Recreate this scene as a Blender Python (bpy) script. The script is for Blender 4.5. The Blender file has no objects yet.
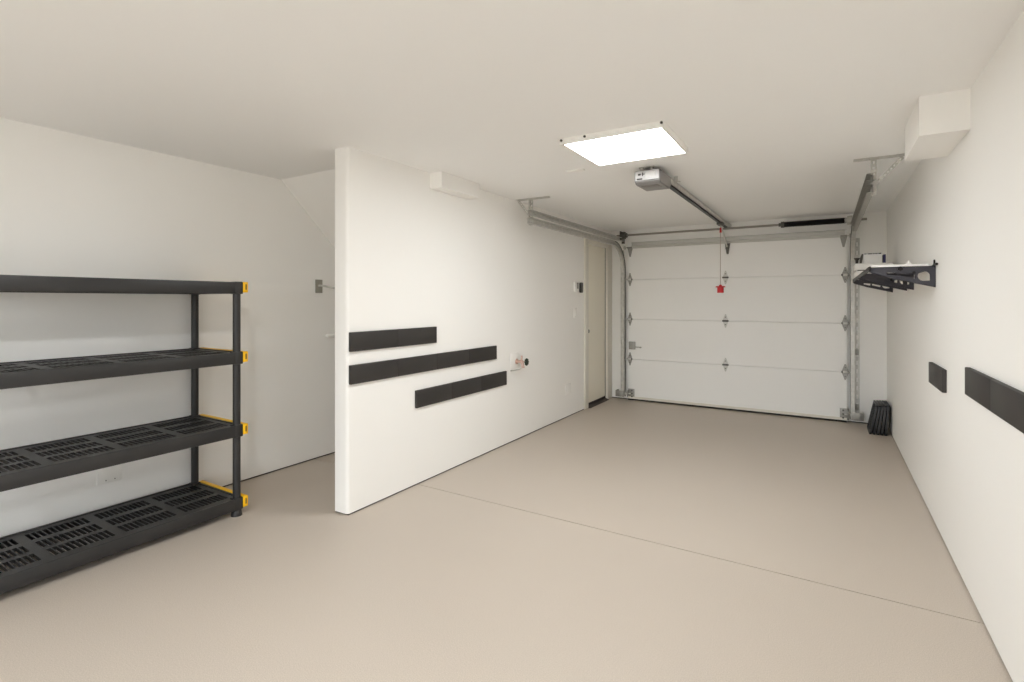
import bpy, bmesh, math, random
from mathutils import Vector, Matrix
random.seed(4)
SC = bpy.context.scene
C = SC.collection
PI = math.pi

# ------------------------------------------------------------------ materials
def srgb(r, g, b):
    def f(c):
        c /= 255.0
        return c / 12.92 if c <= 0.04045 else ((c + 0.055) / 1.055) ** 2.4
    return (f(r), f(g), f(b), 1.0)

def mat(name, rgb, rough=0.5, metal=0.0, bump=0.0, bscale=300.0, mott=0.0, mscale=6.0, spec=0.5, coat=0.0):
    m = bpy.data.materials.new(name); m.use_nodes = True
    nt = m.node_tree; b = nt.nodes['Principled BSDF']
    b.inputs['Base Color'].default_value = srgb(*rgb)
    b.inputs['Roughness'].default_value = rough
    b.inputs['Metallic'].default_value = metal
    b.inputs['Specular IOR Level'].default_value = spec
    b.inputs['Coat Weight'].default_value = coat
    tc = nt.nodes.new('ShaderNodeTexCoord')
    if bump:
        n = nt.nodes.new('ShaderNodeTexNoise'); n.inputs['Scale'].default_value = bscale
        n.inputs['Detail'].default_value = 3
        nt.links.new(tc.outputs['Object'], n.inputs['Vector'])
        bp = nt.nodes.new('ShaderNodeBump'); bp.inputs['Strength'].default_value = bump
        bp.inputs['Distance'].default_value = 0.002
        nt.links.new(n.outputs['Fac'], bp.inputs['Height'])
        nt.links.new(bp.outputs['Normal'], b.inputs['Normal'])
    if mott:
        n = nt.nodes.new('ShaderNodeTexNoise'); n.inputs['Scale'].default_value = mscale
        n.inputs['Detail'].default_value = 5
        nt.links.new(tc.outputs['Object'], n.inputs['Vector'])
        r = nt.nodes.new('ShaderNodeValToRGB')
        c = srgb(*rgb)
        r.color_ramp.elements[0].position = 0.3; r.color_ramp.elements[1].position = 0.7
        r.color_ramp.elements[0].color = tuple(x * (1 - mott) for x in c[:3]) + (1,)
        r.color_ramp.elements[1].color = tuple(min(1, x * (1 + mott)) for x in c[:3]) + (1,)
        nt.links.new(n.outputs['Fac'], r.inputs['Fac'])
        nt.links.new(r.outputs['Color'], b.inputs['Base Color'])
    return m

WALL = mat('wall_paint', (248, 247, 244), 0.55, bump=0.12, bscale=140, spec=0.3)
CEIL = mat('ceiling_paint', (247, 247, 246), 0.8, bump=0.12, bscale=140, spec=0.2)
TRIM = mat('trim_paint', (229, 225, 214), 0.4)
SIDEDOOR = mat('side_door_paint', (240, 235, 220), 0.45)
GDOOR = mat('garage_door_steel', (248, 248, 246), 0.5, bump=0.05, bscale=400)
BLACKP = mat('black_plastic', (42, 41, 41), 0.42, bump=0.15, bscale=500)
BLACKT = mat('black_wall_foam', (50, 47, 45), 0.6, bump=0.2, bscale=350, mott=0.10, mscale=3)
RUBBER = mat('black_rubber', (30, 31, 31), 0.5, bump=0.2, bscale=300)
YELLOW = mat('yellow_plastic', (252, 196, 18), 0.4)
GALV = mat('galvanised_steel', (204, 203, 198), 0.42, 0.45, mott=0.12, mscale=25)
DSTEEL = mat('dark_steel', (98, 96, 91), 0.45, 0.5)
SHAFT = mat('shaft_steel', (150, 146, 138), 0.4, 0.5)
HOOK = mat('hook_steel', (150, 148, 140), 0.5, 0.1)
HINGEW = mat('light_zinc', (206, 205, 200), 0.4, 0.35)
FITTING = mat('zinc_fitting', (160, 158, 152), 0.42, 0.4, mott=0.1, mscale=30)
STRUT = mat('strut_steel', (205, 205, 200), 0.45, 0.3)
PANELB = mat('black_panel_rim', (46, 47, 49), 0.45)
BRKT = mat('dark_bracket_steel', (66, 65, 72), 0.42, 0.3)
SPRING = mat('black_spring_steel', (26, 24, 24), 0.4, 0.4)
WPLAST = mat('white_plastic', (247, 246, 242), 0.35)
BOARD = mat('white_board', (246, 245, 243), 0.45)
OPENER = mat('opener_grey_metal', (146, 144, 143), 0.38, 0.55)
OPLIGHT = mat('opener_front_plastic', (198, 197, 197), 0.3)
OPSTICK = mat('opener_sticker', (206, 205, 203), 0.5)
RED = mat('red_plastic', (205, 30, 38), 0.4)
ROPE = mat('pale_cord', (186, 172, 166), 0.7)
COPPER = mat('pinkish_copper', (206, 176, 164), 0.35, 0.6)
DGREEN = mat('dark_green_handle', (34, 46, 32), 0.4)
DGREY = mat('dark_grey_plastic', (58, 55, 50), 0.4)
MGREY = mat('mid_grey_plastic', (132, 128, 124), 0.4)
NAVY = mat('dark_blue_print', (50, 48, 92), 0.5)
INK = mat('black_print', (42, 40, 44), 0.6)
SEAL = mat('black_rubber_seal', (40, 35, 32), 0.7)
THRESH = mat('dark_brown_threshold', (58, 48, 44), 0.5)

def floor_mat():
    m = bpy.data.materials.new('beige_epoxy_floor'); m.use_nodes = True
    nt = m.node_tree; b = nt.nodes['Principled BSDF']
    tc = nt.nodes.new('ShaderNodeTexCoord')
    n1 = nt.nodes.new('ShaderNodeTexNoise'); n1.inputs['Scale'].default_value = 260; n1.inputs['Detail'].default_value = 2
    n2 = nt.nodes.new('ShaderNodeTexNoise'); n2.inputs['Scale'].default_value = 1.3; n2.inputs['Detail'].default_value = 4
    for n in (n1, n2): nt.links.new(tc.outputs['Object'], n.inputs['Vector'])
    r = nt.nodes.new('ShaderNodeValToRGB')
    r.color_ramp.elements[0].position = 0.32; r.color_ramp.elements[0].color = srgb(188, 177, 164)
    r.color_ramp.elements[1].position = 0.68; r.color_ramp.elements[1].color = srgb(208, 197, 185)
    nt.links.new(n1.outputs['Fac'], r.inputs['Fac'])
    mx = nt.nodes.new('ShaderNodeMix'); mx.data_type = 'RGBA'; mx.blend_type = 'MULTIPLY'
    mx.inputs['Factor'].default_value = 0.35
    r2 = nt.nodes.new('ShaderNodeValToRGB')
    r2.color_ramp.elements[0].color = (0.8, 0.8, 0.8, 1); r2.color_ramp.elements[1].color = (1, 1, 1, 1)
    nt.links.new(n2.outputs['Fac'], r2.inputs['Fac'])
    nt.links.new(r.outputs['Color'], mx.inputs['A']); nt.links.new(r2.outputs['Color'], mx.inputs['B'])
    nt.links.new(mx.outputs['Result'], b.inputs['Base Color'])
    b.inputs['Roughness'].default_value = 0.42
    b.inputs['Specular IOR Level'].default_value = 0.4
    bp = nt.nodes.new('ShaderNodeBump'); bp.inputs['Strength'].default_value = 0.15; bp.inputs['Distance'].default_value = 0.002
    nt.links.new(n1.outputs['Fac'], bp.inputs['Height']); nt.links.new(bp.outputs['Normal'], b.inputs['Normal'])
    return m
FLOOR = floor_mat()

def emit_mat(name, rgb, k):
    m = bpy.data.materials.new(name); m.use_nodes = True
    b = m.node_tree.nodes['Principled BSDF']
    b.inputs['Base Color'].default_value = srgb(250, 246, 236)
    b.inputs['Emission Color'].default_value = rgb
    b.inputs['Emission Strength'].default_value = k
    return m
K1, K2, KW = 24.0, 410.0, 4.2
LAMPC = (0.975, 1.0, 1.01, 1)

# ------------------------------------------------------------------ mesh helpers
class MB:
    """collects shapes, then links them as ONE mesh object"""
    def __init__(self): self.bm = bmesh.new()
    def box(self, x0, x1, y0, y1, z0, z1, bev=0.0, seg=2, M=None):
        if x0 > x1: x0, x1 = x1, x0
        if y0 > y1: y0, y1 = y1, y0
        if z0 > z1: z0, z1 = z1, z0
        t = bmesh.new()
        v = [t.verts.new((x, y, z)) for z in (z0, z1) for y in (y0, y1) for x in (x0, x1)]
        for f in ((0, 2, 3, 1), (4, 5, 7, 6), (0, 1, 5, 4), (2, 6, 7, 3), (0, 4, 6, 2), (1, 3, 7, 5)):
            t.faces.new([v[i] for i in f])
        if bev: bmesh.ops.bevel(t, geom=t.edges[:], offset=bev, segments=seg, profile=0.5, affect='EDGES')
        return self._merge(t, M)
    def _merge(self, t, M=None):
        if M is not None: bmesh.ops.transform(t, matrix=M, verts=t.verts[:])
        bmesh.ops.recalc_face_normals(t, faces=t.faces[:])
        me = bpy.data.meshes.new('tmp'); t.to_mesh(me); t.free()
        self.bm.from_mesh(me); bpy.data.meshes.remove(me)
        return self
    def cyl(self, p, q, r, r2=None, n=16):
        p = Vector(p); q = Vector(q); d = q - p
        t = bmesh.new()
        bmesh.ops.create_cone(t, cap_ends=True, segments=n, radius1=r, radius2=r if r2 is None else r2, depth=d.length)
        M = Matrix.Translation((p + q) / 2) @ Vector((0, 0, 1)).rotation_difference(d).to_matrix().to_4x4()
        return self._merge(t, M)
    def tube(self, pts, r, n=8):
        pts = [Vector(p) for p in pts]
        t = bmesh.new(); rings = []
        up = Vector((0, 0, 1))
        for i, p in enumerate(pts):
            a = pts[max(0, i - 1)]; b = pts[min(len(pts) - 1, i + 1)]
            d = (b - a).normalized()
            u = d.cross(up)
            if u.length < 1e-3: u = d.cross(Vector((1, 0, 0)))
            u.normalize(); w = u.cross(d)
            rings.append([t.verts.new(p + r * (math.cos(2 * PI * k / n) * u + math.sin(2 * PI * k / n) * w)) for k in range(n)])
        for a, b in zip(rings, rings[1:]):
            for k in range(n): t.faces.new((a[k], a[(k + 1) % n], b[(k + 1) % n], b[k]))
        t.faces.new(rings[0][::-1]); t.faces.new(rings[-1])
        return self._merge(t)
    def sphere(self, c, r, sx=1, sy=1, sz=1):
        t = bmesh.new(); bmesh.ops.create_uvsphere(t, u_segments=16, v_segments=10, radius=r)
        return self._merge(t, Matrix.Translation(c) @ Matrix.Diagonal((sx, sy, sz, 1)))
    def prism(self, poly, axis, a, b, M=None):
        """poly in the plane across axis; axis 'x': (y,z), 'y': (x,z), 'z': (x,y)"""
        t = bmesh.new()
        def P(u, v, w): return {'x': (w, u, v), 'y': (u, w, v), 'z': (u, v, w)}[axis]
        A = [t.verts.new(P(u, v, a)) for u, v in poly]; B = [t.verts.new(P(u, v, b)) for u, v in poly]
        t.faces.new(A); t.faces.new(B[::-1])
        for i in range(len(poly)):
            j = (i + 1) % len(poly); t.faces.new((A[j], A[i], B[i], B[j]))
        return self._merge(t, M)
    def grid_plate(self, us, vs, solid, axis, a, b, M=None):
        """a plate over the cells us x vs; cells where solid(i,j) is False are real holes"""
        t = bmesh.new(); V = {}
        def P(u, v, w): return {'x': (w, u, v), 'y': (u, w, v), 'z': (u, v, w)}[axis]
        def g(i, j, s):
            if (i, j, s) not in V: V[(i, j, s)] = t.verts.new(P(us[i], vs[j], b if s else a))
            return V[(i, j, s)]
        nu, nv = len(us) - 1, len(vs) - 1
        S = lambda i, j: 0 <= i < nu and 0 <= j < nv and solid(i, j)
        for i in range(nu):
            for j in range(nv):
                if not S(i, j): continue
                for s in (0, 1): t.faces.new([g(i, j, s), g(i + 1, j, s), g(i + 1, j + 1, s), g(i, j + 1, s)])
                for (di, dj, e) in ((-1, 0, ((i, j), (i, j + 1))), (1, 0, ((i + 1, j), (i + 1, j + 1))), (0, -1, ((i, j), (i + 1, j))), (0, 1, ((i, j + 1), (i + 1, j + 1)))):
                    if not S(i + di, j + dj):
                        (p, q), (r, s2) = e
                        t.faces.new([g(p, q, 0), g(r, s2, 0), g(r, s2, 1), g(p, q, 1)])
        return self._merge(t, M)
    def hole_plate(self, outer, holes, axis, a, b):
        """flat plate with an outline and real cut-outs"""
        t = bmesh.new(); edges = []
        def P(u, v, w): return {'x': (w, u, v), 'y': (u, w, v), 'z': (u, v, w)}[axis]
        for loop in [outer] + holes:
            vs = [t.verts.new(P(u, v, a)) for u, v in loop]
            for i in range(len(vs)): edges.append(t.edges.new((vs[i], vs[(i + 1) % len(vs)])))
        bmesh.ops.triangle_fill(t, edges=edges, use_beauty=True)
        r = bmesh.ops.extrude_face_region(t, geom=t.faces[:])
        d = {'x': (b - a, 0, 0), 'y': (0, b - a, 0), 'z': (0, 0, b - a)}[axis]
        bmesh.ops.translate(t, vec=d, verts=[e for e in r['geom'] if isinstance(e, bmesh.types.BMVert)])
        return self._merge(t)
    def sweep(self, prof, path, x):
        """prof: closed (n,b) outline; path: (y,z) points in the plane X = x; b runs along X, n is left of travel"""
        t = bmesh.new(); rings = []
        pts = [Vector((p[0], p[1])) for p in path]
        for i, p in enumerate(pts):
            d = (pts[min(i + 1, len(pts) - 1)] - pts[max(0, i - 1)]).normalized()
            nrm = Vector((-d.y, d.x))
            rings.append([t.verts.new((x + bb, p.x + nrm.x * nn, p.y + nrm.y * nn)) for nn, bb in prof])
        k = len(prof)
        for a, b in zip(rings, rings[1:]):
            for i in range(k): t.faces.new((a[i], a[(i + 1) % k], b[(i + 1) % k], b[i]))
        t.faces.new(rings[0][::-1]); t.faces.new(rings[-1])
        return self._merge(t)
    def build(self, name, m, parent=None, smooth=True):
        me = bpy.data.meshes.new(name)
        bmesh.ops.recalc_face_normals(self.bm, faces=self.bm.faces[:])
        self.bm.to_mesh(me); self.bm.free()
        me.materials.append(m)
        o = bpy.data.objects.new(name, me); C.objects.link(o)
        if parent is not None:
            o.parent = parent
            if parent.type == 'EMPTY' or True:
                o.matrix_parent_inverse = Matrix.Translation(-world_loc(parent))
        if smooth:
            me.shade_smooth()
            me.set_sharp_from_angle(angle=math.radians(28))
        return o

def world_loc(o):
    l = Vector(o.location)
    if o.parent is not None: l = world_loc(o.parent) + Vector(o.matrix_parent_inverse.translation) + Vector(o.location)
    return l

def tag(o, label, cat, group=None):
    o['label'] = label; o['category'] = cat
    if group: o['group'] = group
    return o
def thing(name, label, cat, loc=(0, 0, 0), group=None):
    o = bpy.data.objects.new(name, None); C.objects.link(o)
    o.location = loc; o.empty_display_size = 0.1
    return tag(o, label, cat, group)
def struct(name, mb, m, parent=None):
    o = mb.build(name, m, parent)
    if parent is None: o['kind'] = 'structure'
    return o
def dup(root, delta, label=None, group=None):
    r = root.copy(); C.objects.link(r); r.location = Vector(root.location) + Vector(delta)
    if label: r['label'] = label
    if group: r['group'] = group
    for ch in list(root.children):
        c = ch.copy(); C.objects.link(c); c.parent = r
        for g in ch.children:
            d = g.copy(); C.objects.link(d); d.parent = c
    return r

# ------------------------------------------------------------------ the room
XR, XP, XQ, XL = 0.54, -2.46, -2.586, -3.575      # right wall, partition faces, left wall
YE, YB, YN = 2.125, 6.58, -1.9                   # partition end, far wall, near wall
ZC = 2.229
GAP = 0.010

fm = MB()
for (y0, y1) in ((YN - 0.1, 2.751), (2.757, YB + 0.25)): fm.box(XL - 0.12, XR + 0.12, y0, y1, -0.1, 0)
fm.box(XL - 0.12, XR + 0.12, 2.70, 2.80, -0.12, -0.035)
struct('floor', fm, FLOOR)
struct('ceiling', MB().box(XL - 0.12, XR + 0.12, YN - 0.1, YB + 0.2, ZC, ZC + 0.1), CEIL)

FOOT = MB()   # dark joint filler in the gap under the walls
def wall(mb, x0, x1, y0, y1, z0, z1):
    """wall block standing on a recessed foot, so a thin dark gap shows at the floor"""
    if z0 == 0:
        s = 0.006
        FOOT.box(x0 + s, x1 - s, y0 + s, y1 - s, -0.01, GAP + 0.002); z0 = GAP
    return mb.box(x0, x1, y0, y1, z0, z1)
struct('wall_left', wall(MB(), XL - 0.12, XL, YN, 5.2, 0, ZC), WALL)
struct('wall_right', wall(MB(), XR, XR + 0.12, YN, YB + 0.2, 0, ZC), WALL)
# unseen wall behind the camera, with a wide opening added for daylight fill
WX0, WX1, WZ0, WZ1 = -2.7, 0.1, 0.0, 2.06
wn = wall(MB(), XL - 0.12, WX0, YN - 0.1, YN, 0, ZC)
wall(wn, WX1, XR + 0.12, YN - 0.1, YN, 0, ZC)
wn.box(WX0, WX1, YN - 0.1, YN, WZ1, ZC)
struct('wall_near', wn, WALL)
DX0, DX1, DZ = -2.211, 0.190, 2.06               # garage door leaf
wf = MB()
wall(wf, XQ, DX0 + 0.03, YB, YB + 0.14, 0, ZC)
wall(wf, DX1 - 0.03, XR + 0.02, YB, YB + 0.14, 0, ZC)
wf.box(DX0 + 0.03, DX1 - 0.03, YB, YB + 0.14, DZ - 0.03, ZC)
struct('wall_far', wf, WALL)

# partition: rounded free end, an opening for the side door
DY0, DY1, DH = 5.775, 6.41, 1.99
wp = MB()
t = bmesh.new()
R = 0.022
poly = [(XP, DY0 - 0.01)]
for k in range(7):
    a = k * PI / 12; poly.append((XP - R + R * math.cos(-a), YE + R - R * math.sin(a)))
for k in range(7):
    a = k * PI / 12; poly.append((XQ + R - R * math.sin(a), YE + R - R * math.cos(a)))
poly.append((XQ, DY0 - 0.01))
t.free()
wp.prism(poly, 'z', GAP, ZC)
FOOT.box(XQ + 0.006, XP - 0.006, YE + 0.012, DY0 - 0.02, -0.01, GAP + 0.002)
wp.box(XQ, XP, DY0 - 0.01, DY1 + 0.01, DH + 0.01, ZC)
wall(wp, XQ, XP, DY1 + 0.01, YB + 0.02, 0, ZC)
struct('wall_partition', wp, WALL)
struct('wall_stair', wall(MB(), XL - 0.12, XQ, 5.08, 5.2, 0, ZC), WALL)
struct('trim_3', FOOT, SEAL)
# sloped underside of the stair behind the partition
sy, sz, sl = 2.435, ZC + 0.01, 0.955
struct('ceiling_slope', MB().prism([(sy, sz), (sy + 2.3, sz - 2.3 * sl), (sy + 2.3, sz - 2.3 * sl + 0.15), (sy + 0.15, sz)], 'x', XL - 0.01, XQ + 0.01), WALL)

# side door, casing, threshold
XD = XP - 0.014
dr = struct('door_1', MB().box(XD - 0.04, XD, DY0 + 0.004, DY1 - 0.022, 0.05, DH - 0.006), SIDEDOOR)
MB().cyl((XD - 0.002, DY0 + 0.065, 0.925), (XD + 0.004, DY0 + 0.065, 0.925), 0.022).build('door_bore_hole', SEAL, dr)
MB().box(XD - 0.04, XD - 0.001, DY1 - 0.0215, DY1 - 0.001, 0.05, DH - 0.004).box(XD - 0.04, XD - 0.001, DY0 + 0.004, DY1 - 0.002, 0.022, 0.0495).build('door_seal', SEAL, dr)
cas = MB()
cas.box(XP - 0.11, XP + 0.016, DY0 - 0.105, DY0, 0.003, DH + 0.085, 0.004)
cas.box(XP - 0.11, XP + 0.016, DY1, YB - 0.004, 0.003, DH + 0.085, 0.004)
cas.box(XP - 0.11, XP + 0.015, DY0 - 0.005, DY1 + 0.005, DH, DH + 0.085, 0.004)
struct('trim_1', cas, TRIM)
struct('trim_2', MB().prism([(XQ + 0.02, 0.0), (XQ + 0.02, 0.024), (XP - 0.012, 0.022), (XP + 0.036, 0.003), (XP + 0.036, 0.0)], 'y', DY0 + 0.002, DY1 - 0.002), THRESH)

# boxed-in ducts
b1 = MB().box(XR - 0.178, XR, 2.967, 3.47, 2.05, ZC)
tag(b1.build('duct_cover', WALL), 'large white boxed-in duct cover at the ceiling on the right wall', 'duct cover')
b2 = MB().box(XP, XP + 0.105, 2.885, 3.36, 2.115, ZC)
tag(b2.build('duct_cover', WALL), 'small white boxed-in duct cover at the top of the partition wall, above the black strips', 'duct cover')

# ------------------------------------------------------------------ black wall strips
PW = 0.411
def strip(face, side, y0, y1, z0, z1, label, n, seam_from_far=False):
    t = thing('wall_bumper', label, 'wall bumper', (face, y0, z0), 'black bumper strips on the walls')
    w = (y1 - y0) / n
    for k in range(n):
        a, b = y0 + k * w, y0 + (k + 1) * w
        MB().box(face, face + side * 0.02, a + 0.0006, b - 0.0006, z0, z1, 0.003).build('foam_panel', BLACKT, t)
strip(XP, 1, YE + 0.008, 2.937, 0.990, 1.108, 'short black bumper strip, topmost of three on the partition wall', 2)
strip(XP, 1, YE + 0.008, 3.744, 0.792, 0.908, 'longest black bumper strip, the middle one of three on the partition wall', 4)
strip(XP, 1, 2.718, 3.908, 0.546, 0.669, 'black bumper strip set lowest on the partition wall, under the other two', 3)
strip(XR, -1, 3.482, 3.898, 0.815, 0.936, 'small square black bumper pad on the right wall beyond the long strip', 1)
strip(XR, -1, 2.966 - 4 * PW, 2.966, 0.888, 1.008, 'long black bumper strip running out of frame along the right wall', 4)

# ------------------------------------------------------------------ black plastic shelving unit
SX0, SX1, SY0, SY1 = -3.548, -3.02, 0.60, 1.812
u = thing('shelving_unit', 'black plastic four-tier shelving unit with slotted shelves against the left wall', 'shelving unit', ((SX0 + SX1) / 2, (SY0 + SY1) / 2, 0))
LEGR = 0.0215
for lx in (SX0 + 0.026, SX1 - 0.026):
    for ly in (SY0 + 0.026, SY1 - 0.025):
        l = MB()
        l.cyl((lx, ly, 0.03), (lx, ly, 1.405), LEGR, n=24)
        l.build('leg', BLACKP, u)
        lg = bpy.data.objects[[o.name for o in C.objects][-1]]
        MB().cyl((lx, ly, 0.0), (lx, ly, 0.045), 0.032, 0.025, 24).build('foot', BLACKP, lg)
def tray(ztop):
    h, dk = 0.070, 0.012
    m = MB()
    # deck with real slots: 4 groups x 3 rows x 10 slots
    ys = [SY0 + 0.012]
    y, gl, ns = SY0 + 0.048, 0.25, 11
    for g in range(4):
        p = gl / ns
        for k in range(ns): ys += [y + k * p + 0.0028, y + (k + 1) * p - 0.0028]
        y += gl + 0.04
    ys.append(SY1 - 0.012)
    xs = [SX0 + 0.012, -3.493, -3.392, -3.347, -3.243, -3.205, -3.095, SX1 - 0.012]
    ny, nx = len(ys) - 1, len(xs) - 1
    m.grid_plate(xs, ys, lambda i, j: not (i % 2 == 1 and j % 2 == 1), 'z', ztop - 0.023, ztop - 0.006)
    # rails
    m.box(SX1 - 0.016, SX1, SY0, SY1, ztop - h, ztop, 0.004)
    m.box(SX0, SX0 + 0.016, SY0, SY1, ztop - h, ztop, 0.004)
    m.box(SX0 + 0.01, SX1 - 0.01, SY1 - 0.016, SY1, ztop - h, ztop, 0.004)
    m.box(SX0 + 0.01, SX1 - 0.01, SY0, SY0 + 0.016, ztop - h, ztop, 0.004)
    # corner sockets
    for lx in (SX0 + 0.026, SX1 - 0.026):
        for ly in (SY0 + 0.026, SY1 - 0.025):
            m.box(lx - 0.0272, lx + 0.0272, ly - 0.0272, ly + 0.0262, ztop - h - 0.002, ztop + 0.003, 0.006)
    o = m.build('shelf', BLACKP, u)
    # yellow end bars with a dark slot in the front end
    for s, ye in ((1, SY1), (-1, SY0)):
        e = MB()
        e.box(SX0 + 0.02, SX1 + 0.004, ye, ye + s * 0.030, ztop - 0.062, ztop + 0.002, 0.004)
        eo = e.build('end_bar', YELLOW, o)
        eo['label'] = 'yellow plastic bar along the end of the shelf'
        MB().box(SX1 + 0.003, SX1 + 0.0065, ye + s * 0.013, ye + s * 0.019, ztop - 0.045, ztop - 0.012, 0.001).build('slot', INK, o)
for zt in (0.108, 0.548, 0.988, 1.411): tray(zt)

# blank plate behind the shelving
pl = thing('wall_plate', 'white blank wall plate low on the left wall behind the shelving', 'wall plate', (XL, 1.335, 0.24))
MB().box(XL, XL + 0.007, 1.275, 1.398, 0.238, 0.352, 0.003).build('plate', WPLAST, pl)
for yy in (1.318, 1.362): MB().cyl((XL + 0.006, yy, 0.254), (XL + 0.009, yy, 0.254), 0.0035).build('screw', MGREY, pl)

# metal rod and white pipe under the stair
rd = thing('wall_hook', 'grey metal rod on a small rectangular plate high on the left wall under the stair', 'wall hook', (XL, 2.788, 1.417))
MB().box(XL, XL + 0.008, 2.756, 2.822, 1.362, 1.472, 0.002).build('back_plate', HOOK, rd)
MB().tube([(XL + 0.006, 2.785, 1.422), (XL + 0.03, 2.788, 1.422), (XL + 0.055, 2.80, 1.419), (XL + 0.085, 2.83, 1.410), (XL + 0.12, 2.88, 1.400), (XL + 0.16, 2.95, 1.395)], 0.0085, 10).build('rod', GALV, rd)
wpipe = thing('wall_rail', 'white round rail end below the metal rod, half hidden by the partition', 'wall rail', (XL, 2.9, 1.0))
MB().cyl((XL + 0.035, 2.850, 1.005), (XL + 0.035, 3.75, 0.985), 0.018).sphere((XL + 0.035, 2.850, 1.005), 0.018).build('rail', WPLAST, wpipe)
for yy in (2.90, 3.6): MB().cyl((XL, yy, 1.003), (XL + 0.03, yy, 1.003), 0.007).build('rail_support', DGREY, wpipe)

# ------------------------------------------------------------------ ceiling light panels
def light_panel(x0, x1, y0, y1, label, k):
    t = thing('ceiling_light', label, 'ceiling light', ((x0 + x1) / 2, (y0 + y1) / 2, ZC), 'square ceiling light panels')
    zb = ZC - 0.034
    f = MB()
    for (a, b, c, d) in ((x0, x1, y0, y0 + 0.014), (x0, x1, y1 - 0.014, y1), (x0, x0 + 0.022, y0 + 0.014, y1 - 0.014), (x1 - 0.014, x1, y0 + 0.014, y1 - 0.014)):
        f.box(a, b, c, d, zb, ZC)
    f.build('frame', WPLAST, t)
    MB().box(x0 + 0.021, x1 - 0.013, y0 + 0.013, y1 - 0.013, zb + 0.003, zb + 0.012).build('diffuser', emit_mat('lit_diffuser', LAMPC, k), t)
    for fx in (0.015, 0.26, 0.985):
        MB().cyl((x0 + fx * (x1 - x0), y0 + 0.001, ZC - 0.012), (x0 + fx * (x1 - x0), y0 - 0.006, ZC - 0.012), 0.007).build('screw', DGREY, t)
    return t
light_panel(-1.305, -0.715, 2.665, 3.225, 'lit square white light panel on the ceiling in front of the door opener', K1)
# small round downlight nearer the shelving
LX, LY = -1.15, 0.28
dl = thing('ceiling_downlight', 'small round lit downlight on the ceiling near the shelving, out of frame', 'ceiling light', (LX, LY, ZC))
MB().cyl((LX, LY, ZC - 0.016), (LX, LY, ZC), 0.095, 0.10, 32).build('bezel', WPLAST, dl)
MB().cyl((LX, LY, ZC - 0.020), (LX, LY, ZC - 0.0165), 0.075, n=32).build('lens', emit_mat('lit_lens', LAMPC, K2), dl)

tag(MB().box(-1.585, -1.455, 3.335, 3.375, ZC - 0.014, ZC, 0.003).build('ceiling_plate', WPLAST), 'small white blank plate on the ceiling left of the light panel', 'ceiling plate')

# ------------------------------------------------------------------ garage door
YF = 6.53
gd = thing('garage_door', 'white sectional garage door of four panels in the far wall', 'garage door', ((DX0 + DX1) / 2, YF + 0.02, 0))
ZS = [0.018, 0.536, 1.056, 1.571, DZ]
for k in range(4):
    p = MB()
    z0, z1 = ZS[k] + 0.0025, ZS[k + 1] - 0.0025
    # tongue-and-groove profile along the width, with shallow ribs
    # tongue-and-groove edges
    prof = [(YF + 0.044, z0), (YF + 0.003, z0), (YF, z0 + 0.003), (YF, z1 - 0.003), (YF + 0.003, z1), (YF + 0.014, z1), (YF + 0.018, z1 + 0.004), (YF + 0.044, z1 + 0.004)]
    p.prism(prof, 'x', DX0, DX1)
    p.build('door_panel', GDOOR, gd)
MB().box(DX0, DX1, YF + 0.004, YF + 0.04, 0.0, 0.022, 0.004).build('bottom_seal', SEAL, gd)
MB().prism([(YF + 0.001, 0.022), (YF - 0.012, 0.024), (YF - 0.012, 0.05), (YF + 0.001, 0.052)], 'x', DX0, DX1).build('bottom_rail', TRIM, gd)
# top strut
zt0 = 1.975
MB().prism([(YF + 0.001, zt0), (YF - 0.018, zt0 + 0.002), (YF - 0.018, zt0 + 0.012), (YF - 0.03, zt0 + 0.02), (YF - 0.052, zt0 + 0.024), (YF - 0.052, zt0 + 0.03), (YF - 0.03, zt0 + 0.036), (YF - 0.03, zt0 + 0.062),
            (YF - 0.05, zt0 + 0.066), (YF - 0.05, zt0 + 0.073), (YF - 0.02, zt0 + 0.08), (YF + 0.001, zt0 + 0.082)], 'x', DX0 + 0.06, DX1 - 0.02).build('top_strut', STRUT, gd)
# hinges
def hinge(x, z, w, h, m2, roller=0):
    hb = MB()
    hb.prism([(x - w, z + 0.006), (x - w * 0.18, z + h), (x + w * 0.18, z + h), (x + w, z + 0.006), (x + w, z - 0.006), (x + w * 0.18, z - h), (x - w * 0.18, z - h), (x - w, z - 0.006)], 'y', YF - 0.004, YF + 0.003)
    o = hb.build('hinge', m2, gd)
    k = MB().cyl((x - w * 1.15, YF - 0.012, z), (x + w * 1.15, YF - 0.012, z), 0.0095, n=12)
    for s in (-1, 1):
        k.cyl((x, YF - 0.003, z + s * h * 0.55), (x, YF - 0.010, z + s * h * 0.55), 0.006, n=8)
    k.build('knuckle', DSTEEL, o)
    if roller:
        r = MB().cyl((x, YF - 0.025, z), (x + roller * 0.075, YF - 0.025, z), 0.006)
        r.cyl((x + roller * 0.055, YF - 0.025, z), (x + roller * 0.075, YF - 0.025, z), 0.021, n=20)
        r.box(x - 0.02, x + 0.02, YF - 0.03, YF - 0.004, z - 0.012, z + 0.012, 0.003)
        r.build('roller', GALV, o)
for z in ZS[1:4]:
    hinge(-1.018, z + 0.002, 0.030, 0.080, HINGEW)
    hinge(DX0 + 0.028, z + 0.002, 0.029, 0.085, FITTING, -1)
    hinge(DX1 - 0.015, z + 0.002, 0.032, 0.085, FITTING, 1)
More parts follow.
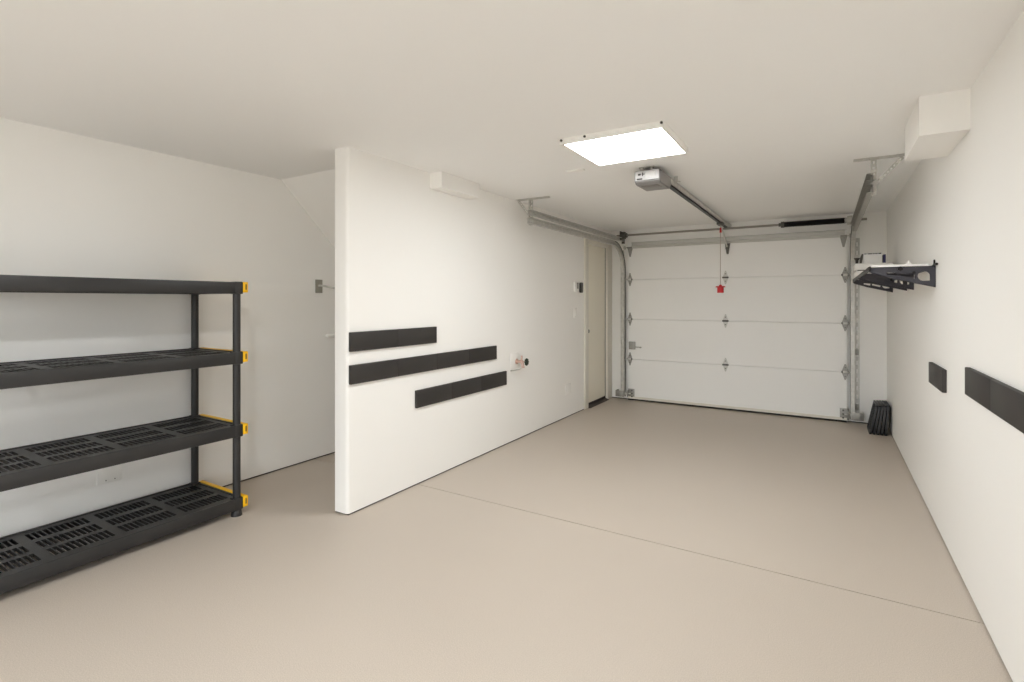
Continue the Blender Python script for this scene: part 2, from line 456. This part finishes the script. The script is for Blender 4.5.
# top roller brackets
for x, s in ((DX0 + 0.03, -1), (DX1 - 0.03, 1)):
    b = MB().prism([(x - 0.035, 1.99), (x + 0.035, 1.99), (x + 0.008, 1.87), (x - 0.008, 1.87)], 'y', YF - 0.005, YF + 0.003)
    b.box(x - 0.03, x + 0.03, YF - 0.05, YF - 0.004, 1.975, 1.995, 0.003)
    o = b.build('top_bracket', FITTING, gd)
    MB().cyl((x, YF - 0.04, 1.985), (x + s * 0.07, YF - 0.04, 1.985), 0.006).cyl((x + s * 0.05, YF - 0.04, 1.985), (x + s * 0.07, YF - 0.04, 1.985), 0.021).build('roller', GALV, o)
# bottom corner brackets
for x, s in ((DX0 + 0.045, -1), (DX1 - 0.022, 1)):
    b = MB().box(x - 0.042, x + 0.042, YF - 0.008, YF + 0.003, 0.028, 0.15, 0.003)
    b.box(x + s * 0.03, x + s * 0.042, YF - 0.05, YF - 0.006, 0.05, 0.13, 0.002)
    o = b.build('bottom_bracket', FITTING, gd)
    for zz in (0.05, 0.09, 0.13):
        MB().cyl((x - s * 0.012, YF - 0.006, zz), (x - s * 0.012, YF - 0.016, zz), 0.010, n=6).build('bolt', DSTEEL, o)
    MB().cyl((x, YF - 0.028, 0.09), (x + s * 0.075, YF - 0.028, 0.09), 0.007).cyl((x + s * 0.05, YF - 0.028, 0.09), (x + s * 0.075, YF - 0.028, 0.09), 0.021).build('roller', GALV, o)
# slide lock
lk = MB().box(-2.195, -2.11, YF - 0.022, YF + 0.002, 0.665, 0.765, 0.006).build('slide_lock', FITTING, gd)
MB().box(-2.11, -2.03, YF - 0.02, YF - 0.012, 0.692, 0.703, 0.002).cyl((-2.034, YF - 0.02, 0.697), (-2.034, YF - 0.045, 0.697), 0.009).build('lock_bolt', FITTING, lk)
# opener bracket on the door
ob = MB().prism([(-1.025, 1.98), (-0.965, 1.98), (-0.985, 1.85), (-1.005, 1.85)], 'y', YF - 0.006, YF + 0.003)
ob.box(-1.012, -0.978, YF - 0.05, YF - 0.004, 1.905, 1.945, 0.003)
ob.build('opener_bracket', DSTEEL, gd)

# ------------------------------------------------------------------ tracks
def track(x, s, label, ang0, ang1):
    """s = +1: the channel opens toward +X"""
    t = thing('garage_door_track', label, 'garage door track', (x, 6.47, 0))
    yv, zt, rad = 6.50, 2.015, 0.36
    th = 0.003
    def chan(w, d): return [(-w, -s * d), (w, -s * d), (w, s * d), (w - th, s * d), (w - th, -s * d + s * th), (-w + th, -s * d + s * th), (-w + th, s * d), (-w, s * d)]
    path = [(yv, 0.045), (yv, 0.8), (yv, zt - rad)]
    vt = MB().sweep(chan(0.027, 0.018), path, x).build('vertical_track', GALV, t)
    arc = [(yv - rad + rad * math.cos(k * PI / 28), zt - rad + rad * math.sin(k * PI / 28)) for k in range(0, 15)]
    MB().sweep(chan(0.027, 0.018), arc, x).build('curved_track', GALV, t)
    MB().sweep(chan(0.027, 0.018), [(yv - rad, zt), (5.0, zt), (3.995, zt)], x).build('horizontal_track', GALV if s > 0 else FITTING, t)  # right tracks take a darker metal to imitate shade in their open side
    MB().sweep(chan(0.022, 0.018), [(6.44, zt + 0.075), (5.0, zt + 0.075), (3.995, zt + 0.075)], x).build('upper_track', GALV if s > 0 else FITTING, t)
    shade_outline = [(-0.024, s * 0.0185), (-0.016, s * 0.0185), (-0.016, s * 0.023), (-0.024, s * 0.023)]
    MB().sweep(shade_outline, path + arc[1:], x).build('channel_shade_strip', DSTEEL, t)  # dark strip standing in for the shade inside the open channel
    # wall angle beside the vertical track, with jamb brackets
    xo = x - s * 0.018
    a = MB()
    zs = [0.03 + 0.045 * k for k in range(44)]
    a.grid_plate([xo - s * 0.002 - s * 0.045, xo - s * 0.03, xo - s * 0.018, xo], zs, lambda i, j: not (i == 1 and j % 2 == 1), 'y', YB - 0.004, YB - 0.001)
    a.box(xo - s * 0.003, xo, YB - 0.06, YB - 0.001, 0.03, 1.95)
    a.build('wall_angle', GALV, t)
    for zz in (0.14, 0.72, 1.55):
        b = MB().box(xo - s * 0.04, xo + s * 0.001, YB - 0.012, YB - 0.003, zz, zz + 0.06, 0.002)
        b.cyl((xo - s * 0.024, YB - 0.01, zz + 0.03), (xo - s * 0.024, YB - 0.022, zz + 0.03), 0.009, n=6)
        b.build('jamb_bracket', FITTING, t)
    # foot plate
    f = MB().box(xo - s * 0.078, xo + s * 0.03, YF - 0.066, YF - 0.060, 0.045, 0.125, 0.002)
    f.box(xo - s * 0.078, xo - s * 0.072, YF - 0.064, YB - 0.003, 0.045, 0.125, 0.002)
    f.cyl((xo - s * 0.04, YF - 0.064, 0.085), (xo - s * 0.04, YF - 0.075, 0.085), 0.011, n=6)
    f.build('foot_plate', FITTING, t)
    # ceiling hanger: angle on the ceiling, perforated drop strap, diagonal brace
    yh = 4.09
    h = MB()
    us = [ang0 + (ang1 - ang0) * k / 24 for k in range(25)]
    h.grid_plate(us, [yh - 0.03, yh - 0.02, yh - 0.010, yh], lambda i, j: not (j == 1 and i % 2 == 1), 'z', ZC - 0.003, ZC - 0.0005)
    h.box(ang0, ang1, yh, yh + 0.003, ZC - 0.012, ZC - 0.001)
    h.build('ceiling_angle', GALV, t)
    xs = x - s * 0.026
    d = MB()
    zs = [zt - 0.03 + (ZC - 0.002 - zt + 0.03) * k / 13 for k in range(14)]
    d.grid_plate([xs - 0.016, xs - 0.006, xs + 0.006, xs + 0.016], zs, lambda i, j: not (i == 1 and j % 2 == 1), 'y', yh - 0.004, yh - 0.001)
    d.box(xs - 0.017, xs - 0.0145, yh - 0.03, yh - 0.001, zt - 0.03, ZC - 0.002)
    d.build('drop_strap', GALV, t)
    far = ang0 if s > 0 else ang1
    e = MB()
    L = Vector((far + s * 0.012 - xs, 0, ZC - 0.012 - (zt + 0.03)))
    Rm = Matrix.Translation((xs, yh + 0.005, zt + 0.03)) @ Matrix.Rotation(-math.atan2(L.z, L.x), 4, 'Y')
    n = 19
    e.grid_plate([L.length * k / n for k in range(n + 1)], [-0.012, -0.004, 0.004, 0.012], lambda i, j: not (j == 1 and i % 2 == 1), 'y', 0, 0.003, Rm)
    e.build('brace', GALV, t)
    for zz in (zt, zt + 0.075): MB().cyl((xs, yh - 0.012, zz), (xs, yh + 0.004, zz), 0.010, n=6).build('bolt', GALV, t)
    return t
track(-2.262, 1, 'galvanised garage door track along the partition wall, left of the door', -2.44, -2.10)
track(0.240, -1, 'galvanised garage door track on the right wall side, right of the door', 0.155, 0.43)

# torsion shaft, spring and drums
ts = thing('torsion_spring_assembly', 'steel torsion shaft with a black spring above the garage door', 'torsion spring', (-1.0, 6.44, 2.14))
zs_, ysf = 2.142, 6.44
MB().cyl((-2.33, ysf, zs_), (0.36, ysf, zs_), 0.0125, n=16).build('shaft', SHAFT, ts)
sp = MB()
coil = []
x0, x1, turns = -0.40, 0.172, 64
for k in range(turns * 12 + 1):
    a = 2 * PI * k / 12; coil.append((x0 + (x1 - x0) * k / (turns * 12), ysf + 0.027 * math.cos(a), zs_ + 0.027 * math.sin(a)))
sp.tube(coil, 0.0046, 5)
sp.cyl((x0, ysf, zs_), (x1, ysf, zs_), 0.024)
so = sp.build('spring', SPRING, ts)
MB().cyl((x0 - 0.028, ysf, zs_), (x0 + 0.006, ysf, zs_), 0.034, n=20).cyl((x0 - 0.05, ysf, zs_), (x0 - 0.025, ysf, zs_), 0.02, n=20).build('winding_cone', DSTEEL, so)
for xa, s in ((-2.268, 1), (0.240, -1)):
    MB().cyl((xa + s * 0.005, ysf, zs_), (xa + s * 0.05, ysf, zs_), 0.047, n=24).cyl((xa + s * 0.045, ysf, zs_), (xa + s * 0.075, ysf, zs_), 0.03, n=20).build('cable_drum', DSTEEL if s > 0 else GALV, ts)
    bp = MB().box(xa - s * 0.006, xa - s * 0.002, ysf - 0.05, YB - 0.002, zs_ - 0.07, zs_ + 0.055, 0.001)
    bp.box(xa - s * 0.045, xa - s * 0.002, YB - 0.006, YB - 0.002, zs_ - 0.09, zs_ + 0.06, 0.001)
    bp.build('bearing_plate', DSTEEL if s > 0 else GALV, ts)

# ------------------------------------------------------------------ opener
op = thing('garage_door_opener', 'grey ceiling-mounted garage door opener with a rail running to the door', 'garage door opener', (-1.04, 3.6, 2.2))
ox0, ox1, oy0, oy1, oz0, oz1 = -1.138, -0.962, 3.50, 3.80, 2.104, 2.199
hs = MB()
prof = [(oy0, oz1), (oy0 - 0.004, oz0 + 0.022), (oy0 + 0.03, oz0), (oy1 - 0.03, oz0 + 0.004), (oy1, oz0 + 0.04), (oy1, oz1)]
tb = bmesh.new(); tb.free()
hs.prism(prof, 'x', ox0, ox1)
bmesh.ops.bevel(hs.bm, geom=hs.bm.edges[:], offset=0.006, segments=2, affect='EDGES')
ho = hs.build('housing', OPENER, op)
MB().prism([(oy0 - 0.001, oz1 - 0.006), (oy0 - 0.0045, oz0 + 0.026), (oy0 - 0.010, oz0 + 0.026), (oy0 - 0.006, oz1 - 0.006)], 'x', ox0 + 0.008, ox1 - 0.006).build('front_cover', OPLIGHT, ho)
lo = MB()
for (a, b, c, d) in ((0.028, 0.046, 0.024, 0.036), (0.056, 0.062, 0.018, 0.042), (0.066, 0.072, 0.026, 0.034)):
    lo.box(ox0 + a, ox0 + b, oy0 - 0.012, oy0 - 0.005, oz1 - d, oz1 - c)
lo.box(ox0 + 0.020, ox0 + 0.058, oy0 - 0.013, oy0 - 0.006, oz0 + 0.029, oz0 + 0.038)
lo.build('button', DGREY, ho)
MB().box(ox1 - 0.095, ox1 - 0.028, oy0 - 0.0115, oy0 - 0.005, oz0 + 0.040, oz1 - 0.016, 0.001).build('sticker', OPSTICK, ho)
MB().box(ox0 + 0.03, ox1 - 0.03, oy0 + 0.05, oy0 + 0.16, oz0 - 0.003, oz0 + 0.006, 0.002).build('light_lens', MGREY, ho)
br = MB()
for xx in (ox0 + 0.035, ox0 + 0.10):
    br.box(xx, xx + 0.014, oy0 + 0.04, oy0 + 0.044, oz1 - 0.01, ZC)
br.box(ox0 + 0.02, ox0 + 0.13, oy0 + 0.03, oy0 + 0.055, ZC - 0.006, ZC)
br.sphere((ox0 + 0.045, oy0 + 0.03, oz1 + 0.012), 0.016)
br.build('mounting_bracket', GALV, op)
RX = -0.995
rz = 2.176
rl = MB().box(RX - 0.024, RX - 0.020, oy1 - 0.03, 6.47, rz - 0.016, rz + 0.022).box(RX + 0.020, RX + 0.024, oy1 - 0.03, 6.47, rz - 0.016, rz + 0.022).box(RX - 0.024, RX + 0.024, oy1 - 0.03, 6.47, rz + 0.018, rz + 0.022)
rl = rl.build('rail', GALV, op)
MB().box(RX - 0.019, RX + 0.010, oy1 - 0.005, 6.45, rz - 0.026, rz - 0.012).build('drive_belt', SPRING, rl)
MB().box(RX - 0.035, RX + 0.035, 6.45, YB - 0.002, rz - 0.03, rz + 0.03, 0.003).build('header_bracket', GALV, op)
MB().box(RX + 0.02, RX + 0.05, oy1 + 0.12, oy1 + 0.125, rz + 0.01, ZC).box(RX - 0.03, RX + 0.07, oy1 + 0.11, oy1 + 0.13, rz + 0.008, rz + 0.013).build('rail_hanger', GALV, op)
MB().box(RX - 0.03, RX + 0.03, 5.98, 6.12, rz - 0.045, rz - 0.014, 0.004).build('trolley', DSTEEL, op)
MB().tube([(RX, 6.09, rz - 0.04), (RX, 6.3, 2.03), (RX, YF - 0.03, 1.925)], 0.009, 8).build('door_arm', GALV, op)
rc = MB().tube([(RX, 6.045, rz - 0.04), (RX, 6.045, 1.47)], 0.0035, 8).build('release_cord', ROPE, op)
MB().cyl((RX, 6.045, 1.385), (RX, 6.045, 1.45), 0.034, 0.034, 20).cyl((RX, 6.045, 1.445), (RX, 6.045, 1.458), 0.053, 0.047, 20).sphere((RX, 6.045, 1.458), 0.018).build('release_handle', RED, rc)
MB().cyl((RX + 0.002, 6.045, 2.05), (RX + 0.002, 6.045, 2.105), 0.012, 0.008, 12).build('release_tag', RED, rc)

# ------------------------------------------------------------------ partition wall fittings
k1 = thing('opener_control', 'white wall control with a grey panel beside the side door', 'wall control', (XP, 5.40, 1.39))
MB().box(XP, XP + 0.028, 5.365, 5.455, 1.395, 1.515, 0.008).build('body', WPLAST, k1)
MB().box(XP + 0.026, XP + 0.031, 5.41, 5.448, 1.435, 1.505, 0.003).build('button_panel', MGREY, k1)
k2 = MB()
k2.box(XP, XP + 0.026, 5.525, 5.60, 1.39, 1.51, 0.012)
tag(k2.build('remote_control', DGREY), 'dark rounded remote in a holder between the white control and the side door', 'remote control')
sw = thing('light_switch', 'white light switch plate under the white wall control', 'light switch', (XP, 5.42, 1.09))
MB().box(XP, XP + 0.008, 5.372, 5.448, 1.10, 1.215, 0.003).build('plate', WPLAST, sw)
MB().box(XP + 0.006, XP + 0.012, 5.395, 5.425, 1.125, 1.19, 0.002).build('rocker', WPLAST, sw)
tag(MB().box(XP, XP + 0.007, 5.15, 5.29, 0.255, 0.37, 0.003).build('wall_plate', WALL), 'white painted blank plate low on the partition wall near the side door', 'wall plate')

sg = thing('hose_bib', 'copper hose tap with a dark green wheel on the partition wall right of the strips', 'tap', (XP, 4.09, 0.73))
MB().box(XP, XP + 0.006, 4.00, 4.145, 0.672, 0.812, 0.002).build('wall_plate', WPLAST, sg)
MB().cyl((XP, 4.10, 0.735), (XP + 0.012, 4.10, 0.735), 0.03, 0.024, 20).tube([(XP, 4.10, 0.735), (XP + 0.035, 4.10, 0.735), (XP + 0.062, 4.10, 0.733)], 0.013, 12).sphere((XP + 0.058, 4.10, 0.735), 0.019).tube([(XP + 0.058, 4.10, 0.735), (XP + 0.07, 4.10, 0.715), (XP + 0.073, 4.10, 0.69)], 0.014, 12).cyl((XP + 0.073, 4.10, 0.678), (XP + 0.073, 4.10, 0.695), 0.015, n=14).cyl((XP + 0.06, 4.10, 0.75), (XP + 0.06, 4.10, 0.79), 0.009).build('valve_body', COPPER, sg)
MB().cyl((XP + 0.075, 4.10, 0.735), (XP + 0.112, 4.10, 0.735), 0.007).build('stem', COPPER, sg)
wh = MB()
for k in range(8):
    a = 2 * PI * k / 8; wh.sphere((XP + 0.112, 4.10 + 0.024 * math.cos(a), 0.735 + 0.024 * math.sin(a)), 0.0105)
wh.cyl((XP + 0.106, 4.10, 0.735), (XP + 0.119, 4.10, 0.735), 0.026, n=20)
wh.build('hand_wheel', DGREEN, sg)
# drain tube lying against the wall
MB().tube([(XP + 0.073, 4.10, 0.682), (XP + 0.055, 4.06, 0.668), (XP + 0.03, 4.01, 0.664), (XP + 0.012, 3.985, 0.662)], 0.006, 8).build('drain_tube', GALV, sg)

# ------------------------------------------------------------------ wall rack on the right wall
BY = [3.80, 4.66, 5.03, 6.02]
rk = thing('wall_shelf', 'dark steel bracket shelf with a white board, high on the right wall', 'wall shelf', (XR, 4.9, 1.38))
for y in BY:
    def circ(cx, cz, r, n=16): return [(cx + r * math.cos(2 * PI * k / n), cz + r * math.sin(2 * PI * k / n)) for k in range(n)]
    outer = [(XR - 0.001, 1.500), (XR - 0.001, 1.376), (XR - 0.10, 1.402), (XR - 0.20, 1.428), (XR - 0.30, 1.462), (XR - 0.316, 1.472), (XR - 0.316, 1.492), (XR - 0.308, 1.500)]
    h1 = [(XR - 0.027, 1.416)] + [(XR - 0.055 + 0.028 * math.cos(q), 1.443 + 0.028 * math.sin(q)) for q in [PI * k / 12 for k in range(0, 19)]]
    h2 = [(XR - 0.098, 1.428), (XR - 0.096, 1.446), (XR - 0.102, 1.460), (XR - 0.163, 1.459), (XR - 0.163, 1.446)]
    h3 = [(XR - 0.177, 1.443), (XR - 0.175, 1.462), (XR - 0.228, 1.468), (XR - 0.228, 1.456)]
    g = MB().hole_plate(outer, [h1, h2, h3], 'y', y, y + 0.004)
    # folded flange along the lower edge and the top
    g.box(XR - 0.312, XR, y, y + 0.022, 1.4975, 1.5005)
    g.box(XR - 0.003, XR, y, y + 0.022, 1.378, 1.50)
    g.prism([(XR - 0.001, 1.376), (XR - 0.20, 1.428), (XR - 0.30, 1.462), (XR - 0.30, 1.465), (XR - 0.20, 1.431), (XR - 0.001, 1.379)], 'y', y, y + 0.012)
    go = g.build('bracket', BRKT, rk)
    MB().cyl((XR - 0.165, y - 0.010, 1.488), (XR - 0.165, y + 0.006, 1.488), 0.014, n=6).build('bolt', SPRING, go)
    MB().cyl((XR - 0.101, y - 0.008, 1.463), (XR - 0.101, y + 0.006, 1.463), 0.009, n=6).build('bolt', SPRING, go)
MB().box(XR - 0.318, XR - 0.308, BY[0] - 0.01, BY[-1] + 0.03, 1.478, 1.506, 0.002).build('front_rail', SPRING, rk)
MB().box(XR - 0.012, XR - 0.002, BY[0] - 0.01, BY[-1] + 0.03, 1.484, 1.506, 0.002).build('back_rail', BRKT, rk)
bdm = MB().box(XR - 0.306, XR - 0.03, BY[0] - 0.002, BY[-1] + 0.02, 1.5008, 1.514, 0.002)
bdm.build('shelf_board', BOARD, rk)['label'] = 'white shelf board'
MB().cyl((XR - 0.006, BY[0] + 0.005, 1.495), (XR - 0.006, BY[0] + 0.005, 1.536), 0.0045).cyl((XR - 0.008, BY[0], 1.506), (XR - 0.008, BY[0] - 0.085, 1.506), 0.0065).build('end_pin', SPRING, rk)
# things on it
for k, (z0, z1, xa, lab) in enumerate(((1.514, 1.566, 0.232, 'white flat pack lying on the wall shelf, lower of two under the labelled box'), (1.580, 1.632, 0.225, 'white flat pack on top of the other, under the labelled box'))):
    t = thing('flat_pack', lab, 'flat pack', (0.36, 5.85, z0), 'flat packs on the wall shelf')
    MB().box(xa, 0.50, 5.55, 6.02, z0 if k == 0 else z0 - 0.006, z1, 0.004).build('body', BOARD, t)
    if k == 0: MB().box(xa + 0.01, 0.49, 5.56, 6.01, z1 - 0.001, z1 + 0.0085).build('gap_shade', DGREY, t)  # dark sheet that paints the shade of the gap between the packs
bx = thing('carton', 'small white carton with dark printing on top of the flat packs', 'carton', (0.38, 5.75, 1.632))
cm = MB().box(0.293, 0.43, 5.68, 5.92, 1.632, 1.733, 0.003).build('body', BOARD, bx)
ib = MB()
xk = 0.298
for wd in (0.012, 0.006, 0.034, 0.014, 0.018, 0.022): ib.box(xk, xk + wd, 5.677, 5.6805, 1.720, 1.729); xk += wd + 0.004
ib.build('print', INK, cm)
MB().box(0.440, 0.458, 5.68, 5.78, 1.632, 1.715, 0.002).build('end_label', NAVY, bx)
tl = MB()
tl.prism([(0.262, 1.634), (0.278, 1.634), (0.288, 1.69), (0.29, 1.725), (0.280, 1.725), (0.270, 1.70), (0.265, 1.68)], 'y', 5.68, 5.72)
tag(tl.build('clip', DGREY), 'small dark metal clip leaning at the left end of the carton', 'clip')
fn = MB().cyl((0.243, 5.70, 1.6325), (0.243, 5.70, 1.665), 0.010, 0.012, 14).cyl((0.243, 5.70, 1.665), (0.243, 5.70, 1.69), 0.010, 0.026, 14)
tag(fn.build('funnel', DGREY), 'tiny dark funnel standing left of the clip on the flat packs', 'funnel')
cp = MB().cyl((XR - 0.105, 3.98, 1.514), (XR - 0.105, 3.98, 1.530), 0.016, 0.014, 16).cyl((XR - 0.105, 3.98, 1.530), (XR - 0.105, 3.98, 1.545), 0.010, 0.006, 16)
tag(cp.build('cap', WPLAST), 'tiny white plastic cap standing on the near part of the shelf board', 'cap')

# ------------------------------------------------------------------ black panels leaning in the corner
labs = ['black ribbed plastic panel, outermost and farthest from the right wall in the corner stack',
        'black ribbed plastic panel, second from the outside of the leaning corner stack',
        'black ribbed plastic panel in the middle of the leaning corner stack',
        'black ribbed plastic panel, second from the right wall in the leaning corner stack',
        'black ribbed plastic panel touching the right wall in the leaning corner stack']
def leaning_panel(xb, tilt, label):
    t = thing('plastic_panel', label, 'panel', (xb, 6.24, 0), 'black panels leaning in the corner')
    M = Matrix.Translation((xb, 6.08, 0.0)) @ Matrix.Rotation(tilt, 4, 'Y')
    L, H, W = 0.32, 0.292, 0.0205
    c = MB().box(0.007, W - 0.006, 0.004, L - 0.004, 0.004, H - 0.004, 0.002, M=M)
    c.build('sheet', RUBBER, t)
    f = MB()
    f.box(0, W, 0, 0.016, 0, H, 0.003, M=M).box(0, W, L - 0.016, L, 0, H, 0.003, M=M).box(0, W, 0, L, 0, 0.016, 0.003, M=M).box(0, W, 0, L, H - 0.016, H, 0.003, M=M)
    f.build('rim', PANELB, t)
    r = MB()
    for k in range(1, 9): r.box(0.001, W - 0.001, 0.004, L - 0.004, H * k / 9 - 0.003, H * k / 9 + 0.003, M=M)
    for k in range(1, 6): r.box(0.001, W - 0.001, L * k / 6 - 0.003, L * k / 6 + 0.003, 0.004, H - 0.004, M=M)
    r.build('ribs', RUBBER, t)
for k, lab in enumerate(labs): leaning_panel(0.356 + 0.031 * k, 0.20 - 0.03 * k, lab)

# ------------------------------------------------------------------ camera, world, view
cam = bpy.data.cameras.new('camera'); co = bpy.data.objects.new('camera', cam); C.objects.link(co)
f = 514.0
cam.sensor_fit = 'HORIZONTAL'; cam.sensor_width = 36.0
cam.lens = f / 1024 * 36.0
cam.shift_y = -(341 - 300.5) / 1024
cam.clip_start = 0.05
co.location = (0, 0, 1.30)
co.rotation_euler = (PI / 2, 0, math.atan((826 - 512) / f))
SC.camera = co
w = bpy.data.worlds.new('world'); SC.world = w; w.use_nodes = True
wt = w.node_tree
tcw = wt.nodes.new('ShaderNodeTexCoord'); sx = wt.nodes.new('ShaderNodeSeparateXYZ'); rw = wt.nodes.new('ShaderNodeValToRGB')
wt.links.new(tcw.outputs['Generated'], sx.inputs['Vector']); wt.links.new(sx.outputs['Z'], rw.inputs['Fac'])
rw.color_ramp.elements[0].position = 0.0; rw.color_ramp.elements[0].color = (0.34, 0.33, 0.31, 1)
rw.color_ramp.elements[1].position = 0.03; rw.color_ramp.elements[1].color = (0.905, 0.965, 1.025, 1)
wt.links.new(rw.outputs['Color'], wt.nodes['Background'].inputs['Color'])
w.node_tree.nodes['Background'].inputs['Strength'].default_value = KW
vs = SC.view_settings
vs.view_transform = 'Standard'; vs.look = 'None'; vs.gamma = 1.0; vs.use_curve_mapping = False
vs.exposure = 0.0
SC.cycles.max_bounces = 12; SC.cycles.diffuse_bounces = 10
SC.cycles.use_denoising = True
